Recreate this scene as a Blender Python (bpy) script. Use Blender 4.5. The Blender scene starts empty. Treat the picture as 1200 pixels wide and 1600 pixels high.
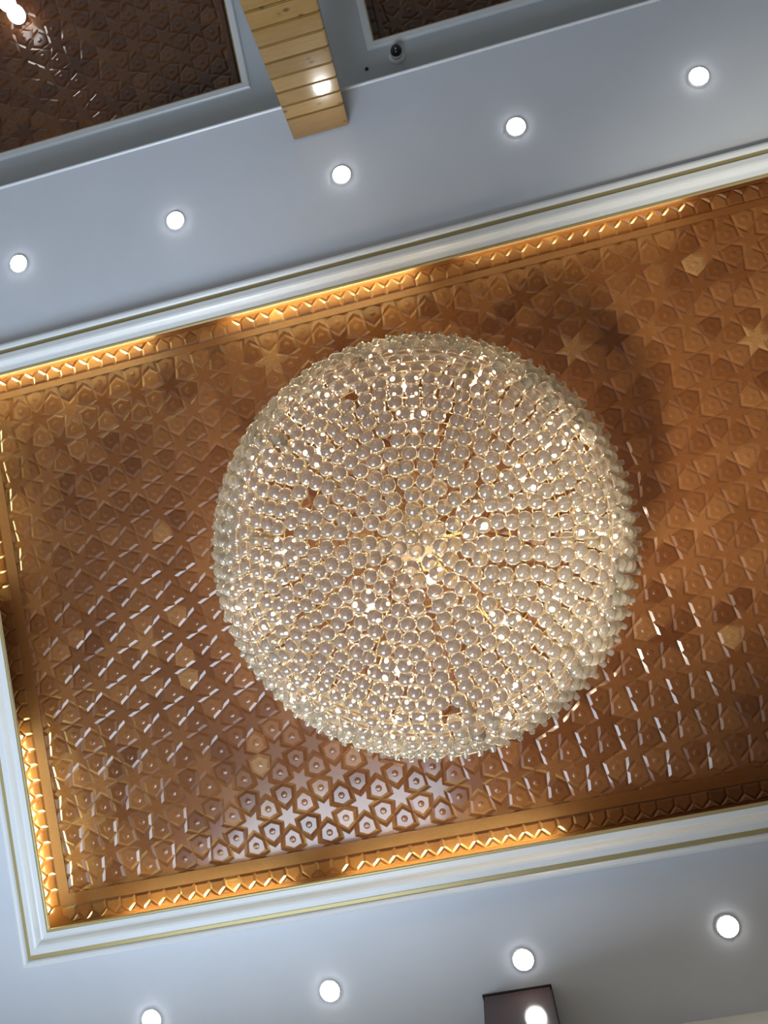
import bpy, bmesh, math, random
from mathutils import Vector, Matrix
random.seed(7)
S = bpy.context.scene
COL = S.collection
PI = math.pi
EYE = 1.5                      # camera height; every "h" below is height above the camera


def Z(h):
    return h + EYE


# ------------------------------------------------------------------ materials
def new_mat(name):
    m = bpy.data.materials.new(name)
    m.use_nodes = True
    nt = m.node_tree
    nt.nodes.clear()
    out = nt.nodes.new('ShaderNodeOutputMaterial')
    b = nt.nodes.new('ShaderNodeBsdfPrincipled')
    nt.links.new(b.outputs[0], out.inputs[0])
    return m, nt, b


def simple(name, col, rough=.5, metal=0, **kw):
    m, nt, b = new_mat(name)
    b.inputs['Base Color'].default_value = (*col, 1)
    b.inputs['Roughness'].default_value = rough
    b.inputs['Metallic'].default_value = metal
    for k, v in kw.items():
        b.inputs[k.replace('_', ' ')].default_value = v
    return m


def noise(nt, scale, detail=3, coord='Object', sc=(1, 1, 1)):
    tc = nt.nodes.new('ShaderNodeTexCoord')
    mp = nt.nodes.new('ShaderNodeMapping')
    mp.inputs['Scale'].default_value = sc
    n = nt.nodes.new('ShaderNodeTexNoise')
    n.inputs['Scale'].default_value = scale
    n.inputs['Detail'].default_value = detail
    nt.links.new(tc.outputs[coord], mp.inputs[0])
    nt.links.new(mp.outputs[0], n.inputs['Vector'])
    return n


def ramp(nt, fac, stops):
    r = nt.nodes.new('ShaderNodeValToRGB')
    els = r.color_ramp.elements
    while len(els) < len(stops):
        els.new(.5)
    for e, (p, c) in zip(els, stops):
        e.position = p
        e.color = (*c, 1)
    nt.links.new(fac, r.inputs[0])
    return r


def plaster(name, col, rough=.45):
    m, nt, b = new_mat(name)
    n = noise(nt, 3.0, 4)
    r = ramp(nt, n.outputs[0], [(.3, tuple(c * .96 for c in col)), (.7, col)])
    nt.links.new(r.outputs[0], b.inputs['Base Color'])
    b.inputs['Roughness'].default_value = rough
    n2 = noise(nt, 60, 3)
    bp = nt.nodes.new('ShaderNodeBump')
    bp.inputs['Strength'].default_value = .03
    nt.links.new(n2.outputs[0], bp.inputs['Height'])
    nt.links.new(bp.outputs[0], b.inputs['Normal'])
    return m


def tone_wood(name, stops, rough, grain_sc, grain_amt=.35, coat=.0, bump=.0):
    """wood whose boards / pieces differ by the face attribute 'tone', with a fine grain"""
    m, nt, b = new_mat(name)
    at = nt.nodes.new('ShaderNodeAttribute')
    at.attribute_name = 'tone'
    n = noise(nt, 9, 5, 'Object', grain_sc)
    mix = nt.nodes.new('ShaderNodeMath')
    mix.operation = 'MULTIPLY_ADD'
    mix.inputs[1].default_value = grain_amt
    nt.links.new(n.outputs[0], mix.inputs[0])
    nt.links.new(at.outputs['Fac'], mix.inputs[2])
    r = ramp(nt, mix.outputs[0], stops)
    nt.links.new(r.outputs[0], b.inputs['Base Color'])
    b.inputs['Roughness'].default_value = rough
    b.inputs['Coat Weight'].default_value = coat
    b.inputs['Coat Roughness'].default_value = .06
    if bump:
        bp = nt.nodes.new('ShaderNodeBump')
        bp.inputs['Strength'].default_value = bump
        bp.inputs['Distance'].default_value = .004
        nt.links.new(n.outputs[0], bp.inputs['Height'])
        nt.links.new(bp.outputs[0], b.inputs['Normal'])
    return m, nt, b, r


def emit(name, col, strength):
    m, nt, b = new_mat(name)
    b.inputs['Base Color'].default_value = (*col, 1)
    b.inputs['Emission Color'].default_value = (*col, 1)
    b.inputs['Emission Strength'].default_value = strength
    b.inputs['Roughness'].default_value = .4
    return m


M = {}
M['ceiling'] = plaster('ceiling_paint', (.65, .68, .76), .38)
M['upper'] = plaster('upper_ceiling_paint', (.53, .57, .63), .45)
M['mould'] = simple('white_gloss_paint', (.74, .76, .80), .28)
M['cove'] = plaster('cove_brown_paint', (.11, .055, .03), .6)
M['wall'] = plaster('wall_paint', (.72, .69, .64), .6)
M['gold'] = simple('gold_paint', (.46, .37, .17), .42, .35)
M['brass'] = simple('polished_brass', (.80, .56, .22), .25, 1)
M['cream_metal'] = simple('champagne_plate', (.50, .38, .25), .5, .6)
M['black'] = simple('black_gloss', (.012, .011, .012), .08)
M['grey_plastic'] = simple('grey_plastic', (.50, .48, .47), .4)
M['white_plastic'] = simple('white_plastic', (.80, .80, .80), .35)
M['lens'] = simple('lens_glass', (.35, .37, .40), .05)
M['gap_shade'] = simple('painted_gap_shade', (.10, .12, .17), .5)  # dark blue that paints the shadow beside the moulding
M['led'] = emit('warm_led', (1, .97, .42), 88)
M['led_dim'] = emit('warm_led_low', (1, .88, .36), 34)
M['diffuser'] = emit('cool_white_diffuser', (1, .98, .93), 38)
M['bulb'] = emit('warm_bulb', (1, .86, .68), 95)
M['globe'] = emit('white_globe', (1, .97, .92), 5)
M['crystal'] = simple('crystal', (.94, .875, .765), .085, 0, IOR=1.75, Transmission_Weight=.84)
M['floor'] = plaster('floor_stone', (.45, .385, .31), .25)
M['sash'] = simple('window_frame_paint', (.75, .75, .75), .4)
M['glass'] = simple('window_glass', (1, 1, 1), .0, 0, IOR=1.45, Transmission_Weight=1.0)
M['carved'] = tone_wood('carved_wood_lacquer',
                        [(0, (.092, .027, .008)), (.45, (.155, .053, .015)), (.8, (.235, .095, .031)), (1, (.36, .20, .080))],
                        .2, (5, 22, 5), .3, .35)[0]


M['carved_darkened'] = tone_wood('darkened_carved_wood_lacquer',  # darkened copy of the carved wood, makes the upper panels look dimmer
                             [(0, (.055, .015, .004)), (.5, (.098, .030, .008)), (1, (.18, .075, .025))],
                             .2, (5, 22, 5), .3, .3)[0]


def pine():
    m, nt, b, r = tone_wood('knotty_pine', [(0, (.18, .092, .024)), (.5, (.265, .148, .042)), (1, (.36, .215, .072))],
                            .22, (1.2, 6, 14), .55, .6)
    tc = nt.nodes.new('ShaderNodeTexCoord')
    mp = nt.nodes.new('ShaderNodeMapping')
    mp.inputs['Scale'].default_value = (1, .3, 1.5)
    v = nt.nodes.new('ShaderNodeTexVoronoi')
    v.inputs['Scale'].default_value = 9
    nt.links.new(tc.outputs['Object'], mp.inputs[0])
    nt.links.new(mp.outputs[0], v.inputs['Vector'])
    k = ramp(nt, v.outputs['Distance'], [(0, (.12, .09, .07)), (.10, (.35, .28, .22)), (.19, (1, 1, 1))])
    mx = nt.nodes.new('ShaderNodeMix')
    mx.data_type = 'RGBA'
    mx.blend_type = 'MULTIPLY'
    mx.inputs['Factor'].default_value = .8
    nt.links.new(r.outputs[0], mx.inputs['A'])
    nt.links.new(k.outputs[0], mx.inputs['B'])
    nt.links.new(mx.outputs['Result'], b.inputs['Base Color'])
    return m


M['pine'] = pine()
M['dark_wood'] = tone_wood('dark_stained_wood', [(0, (.028, .016, .016)), (1, (.060, .034, .032))],
                           .15, (2, 3, 12), .6, .4)[0]


# ------------------------------------------------------------------ object helpers
def link(name, bm, mat, parent=None, smooth=False, recalc=True):
    if recalc:
        bmesh.ops.recalc_face_normals(bm, faces=bm.faces[:])
    me = bpy.data.meshes.new(name)
    bm.to_mesh(me)
    bm.free()
    if mat is not None:
        me.materials.append(mat)
    if smooth:
        for p in me.polygons:
            p.use_smooth = True
    o = bpy.data.objects.new(name, me)
    COL.objects.link(o)
    if parent is not None:
        o.parent = parent
    return o


def tag(o, label, cat, group=None):
    o['label'] = label
    o['category'] = cat
    if group:
        o['group'] = group
    return o


def thing(name, loc, label, cat, group=None):
    o = bpy.data.objects.new(name, None)
    o.empty_display_size = .05
    COL.objects.link(o)
    o.location = loc
    return tag(o, label, cat, group)


def struct(name, bm, mat, parent=None):
    o = link(name, bm, mat, parent)
    if parent is None:
        o['kind'] = 'structure'
    return o


def box(bm, a, b):
    vs = [bm.verts.new((x, y, z)) for x in (a[0], b[0]) for y in (a[1], b[1]) for z in (a[2], b[2])]
    for f in ((0, 1, 3, 2), (4, 6, 7, 5), (0, 4, 5, 1), (2, 3, 7, 6), (0, 2, 6, 4), (1, 5, 7, 3)):
        bm.faces.new([vs[i] for i in f])
    return vs


def lathe(bm, prof, seg=32, c=(0, 0, 0), cap0=True, cap1=True):
    """prof: (radius, z) list, revolved about the vertical"""
    rings = []
    for r, z in prof:
        rings.append([bm.verts.new((c[0] + r * math.cos(2 * PI * i / seg), c[1] + r * math.sin(2 * PI * i / seg), c[2] + z)) for i in range(seg)])
    for p, q in zip(rings, rings[1:]):
        for i in range(seg):
            bm.faces.new((p[i], p[(i + 1) % seg], q[(i + 1) % seg], q[i]))
    if cap0:
        bm.faces.new(rings[0])
    if cap1:
        bm.faces.new(rings[-1])


def tube(bm, pts, r, seg=6, closed=False):
    n = len(pts)
    rings = []
    for i, p in enumerate(pts):
        p = Vector(p)
        a = Vector(pts[i - 1] if (i or closed) else pts[0])
        b = Vector(pts[(i + 1) % n] if (i < n - 1 or closed) else pts[-1])
        t = (b - a).normalized()
        u = t.orthogonal().normalized() if abs(t.z) > .9 else t.cross(Vector((0, 0, 1))).normalized()
        v = t.cross(u)
        rings.append([bm.verts.new(p + u * (r * math.cos(2 * PI * k / seg)) + v * (r * math.sin(2 * PI * k / seg))) for k in range(seg)])
    for i in range(n if closed else n - 1):
        p, q = rings[i], rings[(i + 1) % n]
        for k in range(seg):
            bm.faces.new((p[k], p[(k + 1) % seg], q[(k + 1) % seg], q[k]))
    if not closed:
        bm.faces.new(rings[0])
        bm.faces.new(rings[-1])


def frame(bm, outer, inner, z0, z1):
    """a flat slab with a rectangular hole; rects are x0, y0, x1, y1"""
    def loop(r, z):
        return [bm.verts.new(p) for p in ((r[0], r[1], z), (r[2], r[1], z), (r[2], r[3], z), (r[0], r[3], z))]
    a, b, c, d = loop(outer, z0), loop(inner, z0), loop(outer, z1), loop(inner, z1)
    for i in range(4):
        j = (i + 1) % 4
        bm.faces.new((a[i], a[j], b[j], b[i]))
        bm.faces.new((c[i], c[j], d[j], d[i]))
        bm.faces.new((a[i], a[j], c[j], c[i]))
        bm.faces.new((b[i], b[j], d[j], d[i]))


def sweep_rect(bm, rect, prof, closed=True):
    """sweeps (outward distance, height) round a rectangle with mitred corners"""
    loops = []
    for d, h in prof:
        x0, y0, x1, y1 = rect[0] - d, rect[1] - d, rect[2] + d, rect[3] + d
        loops.append([bm.verts.new((x, y, Z(h))) for x, y in ((x0, y0), (x1, y0), (x1, y1), (x0, y1))])
    m = len(loops)
    for k in range(m if closed else m - 1):
        p, q = loops[k], loops[(k + 1) % m]
        for i in range(4):
            bm.faces.new((p[i], p[(i + 1) % 4], q[(i + 1) % 4], q[i]))


# ------------------------------------------------------------------ carved panel
def inset_poly(pts, d):
    n = len(pts)
    area = sum(pts[i][0] * pts[(i + 1) % n][1] - pts[(i + 1) % n][0] * pts[i][1] for i in range(n))
    sg = 1 if area > 0 else -1
    out = []
    for i in range(n):
        p0, p1, p2 = Vector(pts[i - 1]), Vector(pts[i]), Vector(pts[(i + 1) % n])
        e1, e2 = (p1 - p0).normalized(), (p2 - p1).normalized()
        n1, n2 = Vector((-e1.y, e1.x)) * sg, Vector((-e2.y, e2.x)) * sg
        k = 1 + n1.dot(n2)
        out.append(p1 + (n1 + n2) * (d / max(k, .15)))
    return out


def tile(bm, lay, pts, d, depth, zt, tone, boss=None):
    """one carved piece: flat face at zt (facing down), bevelled up to the groove at zt + depth"""
    top = inset_poly(pts, d)
    a = [bm.verts.new((p[0], p[1], zt)) for p in top]
    b = [bm.verts.new((p[0], p[1], zt + depth)) for p in pts]
    n = len(a)
    fs = []
    for i in range(n):
        fs.append(bm.faces.new((a[i], a[(i + 1) % n], b[(i + 1) % n], b[i])))
    if boss is None:
        c = Vector((sum(p[0] for p in pts) / n, sum(p[1] for p in pts) / n))
        cv = bm.verts.new((c.x, c.y, zt))
        for i in range(n):
            fs.append(bm.faces.new((a[i], a[(i + 1) % n], cv)))
    else:
        cx, cy, r = boss
        k = 12
        ring = [bm.verts.new((cx + r * math.cos(2 * PI * i / k), cy + r * math.sin(2 * PI * i / k), zt)) for i in range(k)]
        # flat rim between the outline and the round boss: join by angle
        ang = lambda v: math.atan2(v.co.y - cy, v.co.x - cx)
        o = sorted(a, key=ang)
        r_ = sorted(ring, key=ang)
        i = j = 0
        seq = sorted([(ang(v), 0, v) for v in o] + [(ang(v), 1, v) for v in r_], key=lambda t: (t[0], t[1]))
        lo, lr = o[-1], r_[-1]
        for _, w, v in seq:
            if w == 0:
                fs.append(bm.faces.new((lo, v, lr)))
                lo = v
            else:
                fs.append(bm.faces.new((lr, v, lo)))
                lr = v
        mid = [bm.verts.new((cx + .58 * (v.co.x - cx), cy + .58 * (v.co.y - cy), zt - r * .12)) for v in ring]
        ap = bm.verts.new((cx, cy, zt - r * .17))
        for i in range(k):
            fs.append(bm.faces.new((ring[i], ring[(i + 1) % k], mid[(i + 1) % k], mid[i])))
            f = bm.faces.new((mid[i], mid[(i + 1) % k], ap))
            fs.append(f)
    for f in fs:
        f[lay] = tone


def rnd_tone():
    return min(1, max(0, random.gauss(.38, .14)))


LS = .2305                                     # star to star
LOX, LOY = -.09148, .25


def carved_field(rect, zt, theta=23, bev=.07, depth=.0058):
    bm = bmesh.new()
    lay = bm.faces.layers.float.new('tone')
    s = LS
    hr = s * math.sqrt(3) / 2
    th = math.radians(theta)
    vp = .5 * s * math.sin(th) / math.sin(math.radians(150) - th)
    tip = .5 * s
    j0, j1 = math.floor((rect[1] - LOY) / hr) - 1, math.ceil((rect[3] - LOY) / hr) + 1
    i0, i1 = math.floor((rect[0] - LOX) / s) - 2, math.ceil((rect[2] - LOX) / s) + 2
    for j in range(j0, j1 + 1):
        for i in range(i0, i1 + 1):
            cx, cy = LOX + i * s + (j % 2) * s / 2, LOY + j * hr
            if rect[0] - s < cx < rect[2] + s and rect[1] - s < cy < rect[3] + s:
                pts = []
                for k in range(12):
                    a = k * PI / 6
                    r = tip if k % 2 == 0 else vp
                    pts.append(Vector((cx + r * math.cos(a), cy + r * math.sin(a))))
                tile(bm, lay, pts, bev * s, depth, zt, rnd_tone())
            for sg in (1, -1):
                qx, qy = cx + s / 2, cy + sg * s / (2 * math.sqrt(3))
                if not (rect[0] - s < qx < rect[2] + s and rect[1] - s < qy < rect[3] + s):
                    continue
                m_r, p_r = s / (2 * math.sqrt(3)), s / math.sqrt(3) - vp
                pts = []
                for k in range(6):
                    a = -sg * PI / 2 + k * PI / 3
                    r = m_r if k % 2 == 0 else p_r
                    pts.append(Vector((qx + r * math.cos(a), qy + r * math.sin(a))))
                tile(bm, lay, pts, bev * s, depth, zt, rnd_tone(), (qx, qy, .088 * s))
    for co, no in (((rect[0], 0, 0), (-1, 0, 0)), ((rect[2], 0, 0), (1, 0, 0)), ((0, rect[1], 0), (0, -1, 0)), ((0, rect[3], 0), (0, 1, 0))):
        g = bm.verts[:] + bm.edges[:] + bm.faces[:]
        bmesh.ops.bisect_plane(bm, geom=g, plane_co=co, plane_no=no, clear_outer=True)
    return bm


def frieze(rect, zt, width, out):
    """row of little house-shaped pieces round the field, roofs outward, with triangles between the roofs"""
    bm = bmesh.new()
    lay = bm.faces.layers.float.new('tone')
    sides = (((rect[0], rect[1]), (1, 0), (0, -1), rect[2] - rect[0]), ((rect[0], rect[3]), (1, 0), (0, 1), rect[2] - rect[0]),
             ((rect[0], rect[1]), (0, 1), (-1, 0), rect[3] - rect[1]), ((rect[2], rect[1]), (0, 1), (1, 0), rect[3] - rect[1]))
    body, roof = .056, .046
    for o, u, v, L in sides:
        n = max(1, round(L / width))
        w = L / n
        def P(a, b):
            return Vector((o[0] + u[0] * a + v[0] * b, o[1] + u[1] * a + v[1] * b))
        for k in range(n):
            a = k * w
            tile(bm, lay, [P(a, .004), P(a + w, .004), P(a + w, body), P(a + w / 2, body + roof), P(a, body)], .014, .0065, zt, rnd_tone())
            tile(bm, lay, [P(a + w / 2, body + roof), P(a + w, body), P(a + 1.5 * w, body + roof)], .010, .0065, zt, rnd_tone())
        # plain board behind the pieces, out to the edge of the panel
        q = [P(-out, body + roof), P(L + out, body + roof), P(L + out, out), P(-out, out)]
        f = bm.faces.new([bm.verts.new((p.x, p.y, zt + .0062)) for p in q])
        f[lay] = .3
    return bm


def carved_panel(rect, strips, h, label, out=.36, mat='carved'):
    """rect: the carved field; strips: widths of the plain band (y0, y1, x0, x1)"""
    r2 = (rect[0] - strips[2], rect[1] - strips[0], rect[2] + strips[3], rect[3] + strips[1])
    root = thing('carved_wooden_panel', ((rect[0] + rect[2]) / 2, (rect[1] + rect[3]) / 2, Z(h) + .03), label, 'ceiling panel')
    off = root.location.copy()

    def add(name, bm):
        bmesh.ops.translate(bm, verts=bm.verts[:], vec=-off)
        return link(name, bm, M[mat], root, recalc=False)
    z = Z(h)
    b = bmesh.new()
    lay = b.faces.layers.float.new('tone')
    box(b, (r2[0] - out + .02, r2[1] - out + .02, z + .008), (r2[2] + out - .02, r2[3] + out - .02, z + .03))
    for f in b.faces:
        f[lay] = .25
    bmesh.ops.recalc_face_normals(b, faces=b.faces[:])
    add('backing_board', b)
    add('carved_field', carved_field(rect, z))
    b = bmesh.new()
    lay = b.faces.layers.float.new('tone')
    frame(b, r2, rect, z - .003, z + .007)
    for f in b.faces:
        f[lay] = .4
    bmesh.ops.recalc_face_normals(b, faces=b.faces[:])
    add('plain_band', b)
    add('house_frieze', frieze(r2, z, .097, out))
    return root


# ------------------------------------------------------------------ the setting
HC = 4.0                                      # lower ceiling
HU = 4.25                                     # higher ceiling beyond the step
LIP = (-2.79, -1.77, 2.42, 1.535)             # opening of the big recess
X0, X1, Y0, Y1 = -6.0, 6.0, -8.0, 2.57        # room

bm = bmesh.new()
box(bm, (X0 - .2, Y0 - .2, -.12), (X1 + .2, Y1 + .2, 0))
struct('floor', bm, M['floor'])


def grow(r, d):
    return (r[0] - d, r[1] - d, r[2] + d, r[3] + d)


UL = (-4.05, -6.6, -.716, -3.423)             # openings of the two upper recesses
UR = (.185, -6.6, 3.6, -3.446)

bm = bmesh.new()
frame(bm, (X0, -3.0, X1, Y1), grow(LIP, .13), Z(HC), Z(HC) + .05)
struct('ceiling', bm, M['ceiling'])

bm = bmesh.new()
mid = (UL[2] + UR[0]) / 2
frame(bm, (X0, Y0, mid, -2.99), UL, Z(HU), Z(HU) + .05)
frame(bm, (mid, Y0, X1, -2.99), UR, Z(HU), Z(HU) + .05)
for r in (UL, UR):
    c = grow(r, .28)
    c = (c[0], c[1], min(c[2], c[2]), c[3])
    frame(bm, c, grow(c, -.03), Z(HU) + .05, Z(HU) + .30)
    box(bm, (c[0], c[1], Z(HU) + .29), (c[2], c[3], Z(HU) + .33))
box(bm, (X0, -3.0, Z(HC) + .02), (X1, -2.97, Z(HU) + .02))           # riser of the step
struct('ceiling_upper', bm, M['upper'])
bm = bmesh.new()
# sides and lid of the cavity above the big recess
cav = grow(LIP, .42)
frame(bm, cav, grow(cav, -.03), Z(HC) + .05, Z(HC) + .34)          # cavity sides
box(bm, (cav[0], cav[1], Z(HC) + .34), (cav[2], cav[3], Z(HC) + .38))
struct('ceiling_cove', bm, M['cove'])

# moulding round the big recess
bm = bmesh.new()
prof = [(0, 3.972), (0, 3.962), (.014, 3.962), (.014, 3.957), (.040, 3.954), (.048, 3.950), (.058, 3.936), (.068, 3.927),
        (.080, 3.924), (.110, 3.926), (.116, 3.934), (.118, 3.946), (.143, 3.946), (.146, 3.940), (.152, 3.934), (.166, 3.931), (.178, 3.935), (.186, 3.950),
        (.186, 4.0), (.14, 4.0), (.125, 3.990), (.03, 3.980)]
sweep_rect(bm, LIP, prof)
trim = struct('trim_1', bm, M['mould'])
trim['label'] = 'white moulding framing the big carved recess'
for d0, d1, h in ((0.0, .013, 3.962), (.1185, .1425, 3.946)):
    bm = bmesh.new()
    sweep_rect(bm, LIP, [(d0 - .001, h + .004), (d0 - .001, h - .003), (d0 + .003, h - .005), (d1 - .003, h - .005), (d1, h - .003), (d1, h + .004)])
    g = link('gold_fillet', bm, M['gold'], trim)
    g['label'] = 'thin gold line'
bm = bmesh.new()
sweep_rect(bm, LIP, [(.187, 4.0), (.187, 3.990), (.200, 3.997), (.200, 4.0)])  # solid dark strip standing in for the shadow at the moulding's outer edge
g = link('gap_shade_strip', bm, M['gap_shade'], trim)
g['label'] = 'painted shadow line along the outer edge'

# bead along the step
bm = bmesh.new()
pts = [(-3.0 + .011 * math.cos(a), Z(HC) + .004 + .013 * math.sin(a)) for a in [PI * k / 6 for k in range(12)]]
va = [bm.verts.new((X0, y, z)) for y, z in pts]
vb = [bm.verts.new((X1, y, z)) for y, z in pts]
for i in range(12):
    bm.faces.new((va[i], va[(i + 1) % 12], vb[(i + 1) % 12], vb[i]))
struct('trim_2', bm, M['mould'])
for n, r in ((3, UL), (4, UR)):
    bm = bmesh.new()
    sweep_rect(bm, r, [(0, HU + .07), (0, HU - .012), (.008, HU - .018), (.040, HU - .018), (.048, HU - .010), (.050, HU), (.050, HU + .052), (.04, HU + .07)])
    t = struct('trim_%d' % n, bm, M['mould'])
    bm = bmesh.new()
    sweep_rect(bm, r, [(-.006, HU + .02), (-.006, HU - .010), (.0005, HU - .013), (.0005, HU + .02)])
    link('gold_fillet', bm, M['gold'], t)['label'] = 'thin dull gold line'

# walls, the one by the camera with its windows
WIN = (-3.55, -.75, .10, 3.6)                # x0, x1, z0, z1 of the window that lights the room
bm = bmesh.new()
t = .2
box(bm, (X0 - t, Y1, 0), (WIN[0], Y1 + t, Z(HC) + .3))
box(bm, (WIN[1], Y1, 0), (X1 + t, Y1 + t, Z(HC) + .3))
box(bm, (WIN[0], Y1, WIN[3]), (WIN[1], Y1 + t, Z(HC) + .3))
box(bm, (WIN[0], Y1, 0), (WIN[1], Y1 + t, WIN[2]))
struct('wall_front', bm, M['wall'])
for n, a, b in (('wall_left', (X0 - t, Y0, 0), (X0, Y1, Z(HU) + .3)), ('wall_right', (X1, Y0, 0), (X1 + t, Y1, Z(HU) + .3)),
                ('wall_back', (X0 - t, Y0 - t, 0), (X1 + t, Y0, Z(HU) + .3))):
    bm = bmesh.new()
    box(bm, a, b)
    struct(n, bm, M['wall'])
bm = bmesh.new()
fw = .05
xs = [WIN[0] + (WIN[1] - WIN[0]) * k / 3 for k in range(4)]
for x in xs:
    xx = min(max(x, WIN[0] + fw / 2), WIN[1] - fw / 2)
    box(bm, (xx - fw / 2, Y1 + .08, WIN[2]), (xx + fw / 2, Y1 + .14, WIN[3]))
for z in (WIN[2], 2.35, WIN[3] - fw):
    box(bm, (WIN[0], Y1 + .085, z), (WIN[1], Y1 + .135, z + fw))
w = struct('window_1', bm, M['sash'])
bm = bmesh.new()
box(bm, (WIN[0], Y1 + .107, WIN[2]), (WIN[1], Y1 + .113, WIN[3]))
link('pane', bm, M['glass'], w)

# ------------------------------------------------------------------ carved panels
HP = 4.25
carved_panel((-2.823, -1.727, 2.45, 1.456), (.043, .070, .067, .067), HP, 'large carved wooden star-pattern panel above the crystal chandelier', .27)
carved_panel((UL[0] - .03, UL[1] - .03, UL[2] - .10, UL[3] - .10), (.03, .03, .03, .03), HU + .255, 'dark carved wooden panel in the recess left of the plank column', .22, 'carved_darkened')
carved_panel((UR[0] + .10, UR[1] - .03, UR[2] + .03, UR[3] - .10), (.03, .03, .03, .03), HU + .255, 'dark carved wooden panel in the recess beside the dome camera', .22, 'carved_darkened')


# ------------------------------------------------------------------ hidden cove lights
def led(a, b, out, label, mat='led', h=4.192, base=HC + .05):
    """a light strip on top of a thin upright rail; out: which way the rail stands behind it"""
    (x0, y0), (x1, y1) = a, b
    root = thing('led_strip', ((x0 + x1) / 2, (y0 + y1) / 2, Z(base)), label, 'led strip', 'cove light strips')
    lx, ly = (x1 - x0) / 2, (y1 - y0) / 2
    w = .006
    hx, hy = max(lx, w), max(ly, w)
    bm = bmesh.new()
    box(bm, (-hx, -hy, h - base - .012), (hx, hy, h - base))
    link('glowing_strip', bm, M[mat], root)
    bm = bmesh.new()
    ox, oy = out[0] * (w + .003), out[1] * (w + .003)
    box(bm, (-max(lx, .003) + ox, -max(ly, .003) + oy, 0), (max(lx, .003) + ox, max(ly, .003) + oy, h - base))
    link('rail', bm, M['cove'], root)


YT, YB, XL = -1.938, 1.70, -3.018
led((-2.95, YT), (-1.66, YT), (0, -1), 'warm light strip in the cove nearest the left end of the top moulding')
led((-1.12, YT), (.12, YT), (0, -1), 'warm light strip in the cove above the top of the chandelier')
led((.40, YT), (1.82, YT), (0, -1), 'dimmer warm light strip in the cove at the right of the top moulding', 'led_dim')
led((-2.50, YB), (-1.42, YB), (0, 1), 'warm light strip in the cove nearest the bottom left corner')
led((-1.07, YB), (.19, YB), (0, 1), 'warm light strip in the cove below the bottom of the chandelier')
led((XL, .46), (XL, 1.58), (-1, 0), 'warm light strip in the left cove beside the bottom left corner')
led((XL, -1.65), (XL, -.55), (-1, 0), 'warm light strip in the left cove near the frame edge', 'led_dim')
led((-2.45, -3.408), (-1.70, -3.408), (0, 1), 'short warm light strip in the cove of the dark upper left recess', 'led_dim', HU + .20, HU + .05)


# ------------------------------------------------------------------ downlights
def downlight_proto():
    bm = bmesh.new()
    lathe(bm, [(.047, 0), (.060, 0), (.0615, -.003), (.060, -.006), (.052, -.008), (.047, -.005)], 40, cap0=False, cap1=False)
    a = bm.verts[:]
    ring = link('trim_ring', bm, M['white_plastic'], None, True)
    bm = bmesh.new()
    lathe(bm, [(.0535, -.0075), (.052, -.0105), (.040, -.0150), (.025, -.0175), (.010, -.0185)], 40, cap0=True)
    dif = link('diffuser', bm, M['diffuser'], None, True)
    return ring, dif


ring0, dif0 = downlight_proto()
first = True
spots = [((-2.316, -2.466), 'lit recessed downlight nearest the left frame edge, above the recess moulding'),
         ((-1.261, -2.466), 'lit recessed downlight left of the plank column, second from the left'),
         ((-.193, -2.466), 'lit recessed downlight just below the foot of the plank column'),
         ((.877, -2.466), 'lit recessed downlight first to the right of the plank column'),
         ((1.945, -2.466), 'lit recessed downlight at the top right, farthest right in the upper row'),
         ((-2.287, 2.130), 'lit recessed downlight cut by the bottom frame edge at the left'),
         ((-1.235, 2.130), 'lit recessed downlight in the bottom row, left of the dark column'),
         ((-.153, 2.130), 'lit recessed downlight right beside the top of the dark column'),
         ((.932, 2.130), 'lit recessed downlight at the bottom right, right of the dark column')]
for (x, y), lab in spots:
    r = thing('recessed_downlight', (x, y, Z(HC)), lab, 'downlight', 'recessed ceiling downlights')
    if first:
        a, b = ring0, dif0
    else:
        a, b = ring0.copy(), dif0.copy()
        COL.objects.link(a)
        COL.objects.link(b)
    a.parent = r
    b.parent = r
    first = False


# ------------------------------------------------------------------ columns
def boards(x0, x1, y0, y1, z0, z1, seams, gap=.006, bev=.005):
    """a square post clad in horizontal boards; seams are the board edges"""
    V, F, T = [], [], []
    for za, zb in zip(seams, seams[1:]):
        q = bmesh.new()
        box(q, (x0, y0, za + gap / 2), (x1, y1, zb - gap / 2))
        bmesh.ops.bevel(q, geom=q.edges[:], offset=bev, segments=2, affect='EDGES', clamp_overlap=True)
        bmesh.ops.recalc_face_normals(q, faces=q.faces[:])
        q.verts.index_update()
        n = len(V)
        V += [tuple(v.co) for v in q.verts]
        F += [[n + v.index for v in f.verts] for f in q.faces]
        T += [random.uniform(.12, .55)] * len(q.faces)
        q.free()
    me = bpy.data.meshes.new('boards')
    me.from_pydata(V, [], F)
    bm = bmesh.new()
    bm.from_mesh(me)
    bpy.data.meshes.remove(me)
    lay = bm.faces.layers.float.new('tone')
    for f, t in zip(bm.faces, T):
        f[lay] = t
    return bm


cx0, cx1 = -.430, -.083
root = thing('plank_column', ((cx0 + cx1) / 2, -2.88, 0), 'column clad in glossy knotty pine planks between the two upper recesses', 'column')
seams = [Z(3.994)]
z = Z(3.796)
while z > .05:
    seams.append(z)
    z -= .1135
seams.append(.0)
seams = seams[::-1]
bm = boards(cx0, cx1, -3.02, -2.76, 0, Z(HC), seams)
bmesh.ops.translate(bm, verts=bm.verts[:], vec=-root.location)
link('planks', bm, M['pine'], root)
bm = bmesh.new()
box(bm, (cx0 + .012, -3.008, 0), (cx1 - .012, -2.772, Z(HC) - .004))
bmesh.ops.translate(bm, verts=bm.verts[:], vec=-root.location)
link('core', bm, M['dark_wood'], root)

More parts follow.
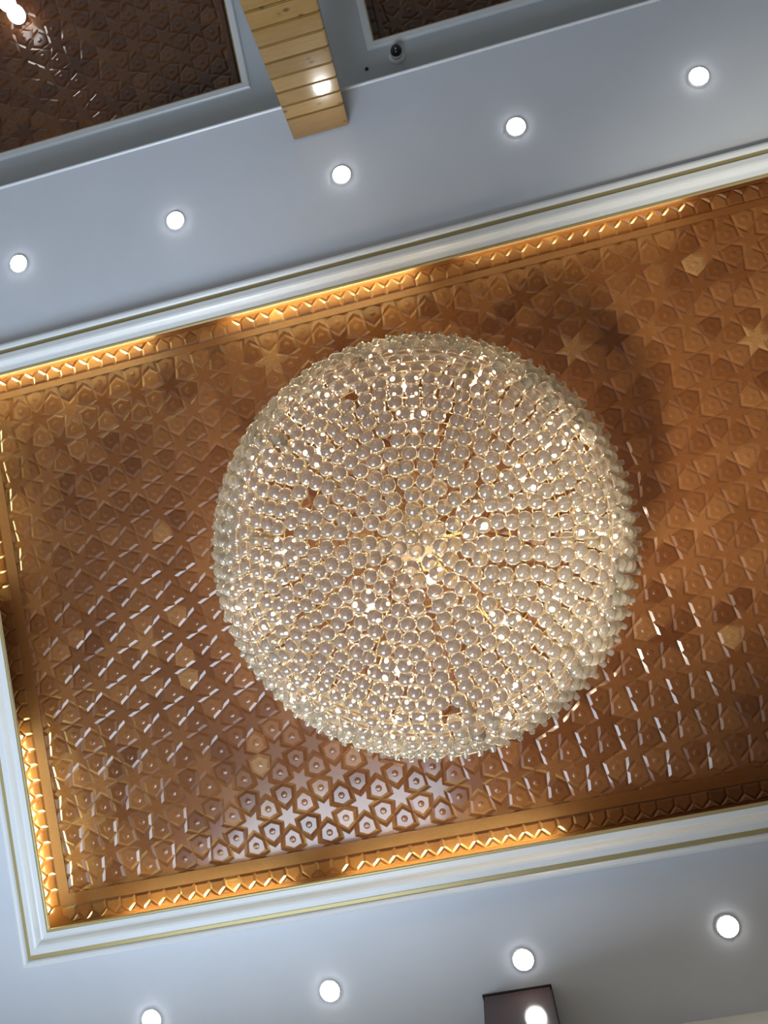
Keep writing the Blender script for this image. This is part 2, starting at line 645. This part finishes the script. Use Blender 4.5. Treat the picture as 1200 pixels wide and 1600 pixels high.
root = thing('dark_column', (-.222, 2.4, 0), 'dark brown glossy column at the bottom edge reflecting a downlight', 'column')
bm = bmesh.new()
vs = box(bm, (-.407, 2.279, 0), (-.040, Y1 - .001, Z(HC) - .002))
bmesh.ops.bevel(bm, geom=[e for e in bm.edges if abs(e.verts[0].co.z - e.verts[1].co.z) > 1], offset=.006, segments=2, affect='EDGES')
bmesh.ops.translate(bm, verts=bm.verts[:], vec=-root.location)
link('shaft', bm, M['dark_wood'], root)
bm = bmesh.new()
frame(bm, (-.411, 2.275, -.036, Y1 - .001), (-.3965, 2.2895, -.0505, Y1 - .012), Z(HC) - .012, Z(HC) - .001)
bmesh.ops.translate(bm, verts=bm.verts[:], vec=-root.location)
link('top_edge', bm, M['black'], root)

# ------------------------------------------------------------------ dome camera, screw hole, pendant
root = thing('dome_camera', (.310, -3.300, Z(HU)), 'small white security camera with black ball beside the upper right recess', 'security camera')
bm = bmesh.new()
lathe(bm, [(.050, 0), (.052, -.006), (.048, -.020), (.040, -.028)], 40)
link('mount', bm, M['white_plastic'], root, True)
bm = bmesh.new()
lathe(bm, [(.036, -.026), (.0415, -.030), (.0425, -.042), (.040, -.050), (.036, -.052)], 40)
link('collar', bm, M['grey_plastic'], root, True)
bm = bmesh.new()
lathe(bm, [(.037 * math.sin(a), -.056 - .037 * math.cos(a)) for a in [PI * .98 * (1 - k / 14) + .02 for k in range(15)]], 32)
link('camera_ball', bm, M['black'], root, True)
bm = bmesh.new()
bmesh.ops.create_uvsphere(bm, u_segments=16, v_segments=8, radius=.007)
bmesh.ops.translate(bm, verts=bm.verts[:], vec=(-.003, .010, -.0905))
link('lens', bm, M['lens'], root, True)

bm = bmesh.new()
lathe(bm, [(.012, 0), (.012, -.004), (.008, -.006)], 16)
o = link('ceiling_sensor', bm, M['black'], None, True)
o.location = (.103, -3.279, Z(HU))
tag(o, 'tiny black round sensor in the ceiling between plank column and dome camera', 'sensor')

root = thing('twin_bulb_lamp', (-2.285, -4.615, Z(HU) + .240), 'glaring twin-bulb lamp on the dark panel of the upper left recess', 'lamp')
bm = bmesh.new()
lathe(bm, [(.05, -.001), (.05, -.012), (.03, -.02)], 24)
link('ceiling_rose', bm, M['brass'], root, True)
for dx, dy in ((-.026, -.060), (.028, .052)):
    bm = bmesh.new()
    tube(bm, [(0, 0, -.012), (dx, dy, -.03)], .008, 8)
    link('arm', bm, M['brass'], root)
    bm = bmesh.new()
    bmesh.ops.create_uvsphere(bm, u_segments=24, v_segments=16, radius=.062)
    bmesh.ops.translate(bm, verts=bm.verts[:], vec=(dx, dy, -.085))
    link('globe', bm, M['globe'], root, True)

# ------------------------------------------------------------------ the chandelier
CX, CY = -.182, -.162
HR = 3.35                                      # height of the rim
A, B = .978, .46                                # half ellipsoid of the bowl
BR = .0358                                     # crystal radius
chand = thing('crystal_chandelier', (CX, CY, Z(HP)), 'big round bowl chandelier of crystal balls hanging from the large carved panel', 'chandelier')
hz = HR - HP                                   # rim below the panel


def bowl(phi, az, off=0.0):
    n = Vector((math.sin(phi) / A, 0, -math.cos(phi) / B)).normalized()
    r, z = A * math.sin(phi) + n.x * off, -B * math.cos(phi) + n.z * off
    return Vector((r * math.cos(az), r * math.sin(az), hz + z))


def bowl_normal(phi, az):
    n = Vector((math.sin(phi) / A, 0, -math.cos(phi) / B)).normalized()
    return Vector((n.x * math.cos(az), n.x * math.sin(az), n.z))


# equal steps along the meridian
N = 2000
arc = [0]
for k in range(N):
    p = (k + .5) / N * PI / 2
    arc.append(arc[-1] + math.hypot(A * math.cos(p), B * math.sin(p)) * PI / 2 / N)


def phi_at(l):
    lo = 0
    while lo < N and arc[lo + 1] < l:
        lo += 1
    lo = min(lo, N - 1)
    return (lo + (l - arc[lo]) / max(1e-9, arc[lo + 1] - arc[lo])) / N * PI / 2


nring = 19
step = (arc[-1] - .02) / nring
bulbs = [(0.886, -1.448), (1.014, -1.917), (0.941, -0.404), (0.894, 0.161), (0.955, 2.842), (0.964, 1.8), (1.012, -2.457), (0.718, -3.029), (1.036, -1.006), (1.397, 2.44), (0.797, 0.63), (1.01, 1.198), (1.08, 2.186), (0.627, -1.348), (0.617, -0.268), (0.599, 0.959), (0.684, 1.946), (0.695, -2.201), (0.392, 2.384), (0.204, 1.373), (0.317, -0.006)]
bulbs += [(1.2, 2 * PI * (k + .3) / 11) for k in range(11)]  # extra hidden ring, added to make the rim glow
spots = [(0.0, 0.0)]
for i in range(1, nring + 1):
    phi = phi_at(i * step)
    rho = A * math.sin(phi)
    n = int(2 * PI * rho / .0725)
    ph = random.uniform(0, 2 * PI)
    for k in range(n):
        az = ph + 2 * PI * k / n + random.uniform(-.006, .006) / max(rho, .05)
        spots.append((phi + random.uniform(-.006, .006), az))
keep = []
for q in spots:
    if q[0] > .15 and random.random() < .012:
        continue                               # the odd missing crystal
    rho = A * math.sin(q[0])
    if .12 < rho < .60:                              # leave a slit for the gold ribs
        k = round(q[1] / (2 * PI / 10) - .35)
        d = q[1] - 2 * PI * (k + .35) / 10
        if abs(d) * rho < .024:
            q = (q[0], q[1] + math.copysign((.024 - abs(d) * rho) / rho, d))
    keep.append(q)
spots = keep


def many(name, me, mats):
    """one mesh of many placed copies of a small mesh"""
    vs = [v.co.copy() for v in me.vertices]
    fs = [list(p.vertices) for p in me.polygons]
    V, F = [], []
    for m in mats:
        n = len(V)
        V += [tuple(m @ v) for v in vs]
        F += [[n + i for i in f] for f in fs]
    out = bpy.data.meshes.new(name)
    out.from_pydata(V, [], F)
    out.polygons.foreach_set('use_smooth', [True] * len(F))
    out.update()
    return out


bm = bmesh.new()
bmesh.ops.create_uvsphere(bm, u_segments=28, v_segments=18, radius=BR)
ball_me = bpy.data.meshes.new('crystal_ball')
bm.to_mesh(ball_me)
bm.free()
ball_me.materials.append(M['crystal'])
for p in ball_me.polygons:
    p.use_smooth = True
near = sorted(spots, key=lambda q: q[0])
for phi, az in near[:100]:
    o = bpy.data.objects.new('crystal_ball', ball_me)
    COL.objects.link(o)
    o.parent = chand
    o.location = bowl(phi, az)
bm = bmesh.new()
bmesh.ops.create_uvsphere(bm, u_segments=20, v_segments=12, radius=BR)
small = bpy.data.meshes.new('small_ball')
bm.to_mesh(small)
bm.free()
rest = many('crystal_ball', small, [Matrix.Translation(bowl(phi, az)) @ Vector((0, 0, 1)).rotation_difference(-bowl_normal(phi, az)).to_matrix().to_4x4() for phi, az in near[100:]])
bpy.data.meshes.remove(small)
rest.materials.append(M['crystal'])
o = bpy.data.objects.new('crystal_ball', rest)
COL.objects.link(o)
o.parent = chand
o['kind'] = 'stuff'

# short square-ended crystals standing out round the rim
bm = bmesh.new()
lathe(bm, [(.0125, -.045), (.0145, -.041), (.0145, .041), (.0125, .045)], 12)
rod_me = bpy.data.meshes.new('rim_crystal')
bmesh.ops.recalc_face_normals(bm, faces=bm.faces[:])
bm.to_mesh(rod_me)
bm.free()
rod_me.materials.append(M['crystal'])
for k in range(98):
    az = 2 * PI * (k + .5) / 98
    o = bpy.data.objects.new('rim_crystal', rod_me)
    COL.objects.link(o)
    o.parent = chand
    o.location = (1.000 * math.cos(az), 1.000 * math.sin(az), hz + .030)
    o.rotation_euler = (0, PI / 2 - .25 + random.uniform(-.12, .12), az + random.uniform(-.1, .1))

# gold skeleton
for i in range(1, nring + 1):
    phi = phi_at(i * step)
    bm = bmesh.new()
    n = 64
    tube(bm, [bowl(phi, 2 * PI * k / n, -.045) for k in range(n)], .0032, 6, True)
    link('frame_ring', bm, M['brass'], chand, True)
for k in range(10):
    az = 2 * PI * (k + .35) / 10
    bm = bmesh.new()
    pts = [bowl(phi_at(arc[-1] * (.09 + .90 * j / 24)), az, -.016) for j in range(25)]
    tube(bm, pts, .0045, 6)
    link('rib', bm, M['brass'], chand, True)
bm = bmesh.new()
lathe(bm, [(.13, hz - B + .22), (.14, hz - B + .225), (.14, hz - B + .235), (.03, hz - B + .25)], 48)
link('inner_plate', bm, M['cream_metal'], chand, True)
bm = bmesh.new()
lathe(bm, [(.022, hz - B + .05), (.022, -.05)], 20)
link('stem', bm, M['brass'], chand, True)
bm = bmesh.new()
lathe(bm, [(.16, -.012), (.16, -.026), (.10, -.05), (.03, -.07)], 40)
link('ceiling_canopy', bm, M['brass'], chand, True)
for k in range(6):
    az = 2 * PI * k / 6
    bm = bmesh.new()
    tube(bm, [(.02 * math.cos(az), .02 * math.sin(az), hz + .06), (.945 * math.cos(az), .945 * math.sin(az), hz + .03)], .009, 8)
    link('spoke', bm, M['brass'], chand, True)
bm = bmesh.new()
lathe(bm, [(.935, hz + .02), (.960, hz + .02), (.960, hz + .045), (.935, hz + .045)], 96, cap0=False, cap1=False)
link('rim_hoop', bm, M['brass'], chand, True)

bm = bmesh.new()
lathe(bm, [(.004, -.060), (.014, -.055), (.021, -.042), (.023, -.025), (.019, -.008), (.011, 0)], 20)
bulb_me = bpy.data.meshes.new('bulb')
bmesh.ops.recalc_face_normals(bm, faces=bm.faces[:])
bm.to_mesh(bulb_me)
bm.free()
bulb_me.materials.append(M['bulb'])
bm = bmesh.new()
lathe(bm, [(.012, -.002), (.012, .035), (.006, .037)], 16)
sock_me = bpy.data.meshes.new('socket')
bmesh.ops.recalc_face_normals(bm, faces=bm.faces[:])
bm.to_mesh(sock_me)
bm.free()
sock_me.materials.append(M['brass'])
for me in (bulb_me, sock_me):
    for p in me.polygons:
        p.use_smooth = True
for phi, az in bulbs:
    o = bpy.data.objects.new('bulb', bulb_me)
    COL.objects.link(o)
    o.parent = chand
    o.location = bowl(phi, az, -.095) + Vector((0, 0, .035))
    s = bpy.data.objects.new('socket', sock_me)
    COL.objects.link(s)
    s.parent = o

# ------------------------------------------------------------------ light
w = bpy.data.worlds.new('World')
S.world = w
w.use_nodes = True
w.node_tree.nodes['Background'].inputs[0].default_value = (.55, .72, 1, 1)
w.node_tree.nodes['Background'].inputs[1].default_value = 1.0


def area(name, loc, rot, sx, sy, power, col):
    l = bpy.data.lights.new(name, 'AREA')
    l.shape = 'RECTANGLE'
    l.size, l.size_y = sx, sy
    l.energy = power
    l.color = col
    o = bpy.data.objects.new(name, l)
    COL.objects.link(o)
    o.location = loc
    o.rotation_euler = rot
    return o


area('window_daylight', ((WIN[0] + WIN[1]) / 2, Y1 + .06, (WIN[2] + WIN[3]) / 2), (-PI / 2, 0, 0), WIN[1] - WIN[0] - .1, WIN[3] - WIN[2] - .1, 300, (.70, .85, 1.0))

def spot(name, loc, aim, power, angle, col, blend=1.0, size=.12):
    l = bpy.data.lights.new(name, 'SPOT')
    l.energy = power
    l.color = col
    l.spot_size = math.radians(angle)
    l.spot_blend = blend
    l.shadow_soft_size = size
    o = bpy.data.objects.new(name, l)
    COL.objects.link(o)
    o.location = loc
    o.rotation_euler = (Vector(aim) - Vector(loc)).to_track_quat('-Z', 'Y').to_euler()
    return o


spot('panel_fill_spot', (-1.25, 1.9, Z(-.4)), (2.15, -.75, Z(4.25)), 1500, 34, (1, .92, .72), 1.0, .32)  # added spot without a lamp, brightens the right of the big panel

# ------------------------------------------------------------------ camera
R = ((0.9709704, 0.21097038, 0.1127297), (-0.22029342, 0.97232939, 0.07775841), (-0.09320568, -0.10033473, 0.99057844))
cam = bpy.data.cameras.new('camera')
co = bpy.data.objects.new('camera', cam)
COL.objects.link(co)
right, up, back = Vector(R[0]), -Vector(R[1]), -Vector(R[2])
m = Matrix.Identity(4)
for i in range(3):
    m[i][0], m[i][1], m[i][2] = right[i], up[i], back[i]
m[2][3] = EYE
co.matrix_world = m
cam.sensor_fit = 'VERTICAL'
cam.sensor_height = 36
cam.lens = 1088.18 * 36 / 1600
cam.clip_start = .05
S.camera = co

S.view_settings.view_transform = 'Standard'
S.view_settings.look = 'None'
S.view_settings.gamma = 1
S.view_settings.use_curve_mapping = False
S.view_settings.exposure = 0.0
c = S.cycles
c.max_bounces = 12
c.transmission_bounces = 10
c.glossy_bounces = 5
c.diffuse_bounces = 5
c.sample_clamp_indirect = 6
c.use_denoising = True
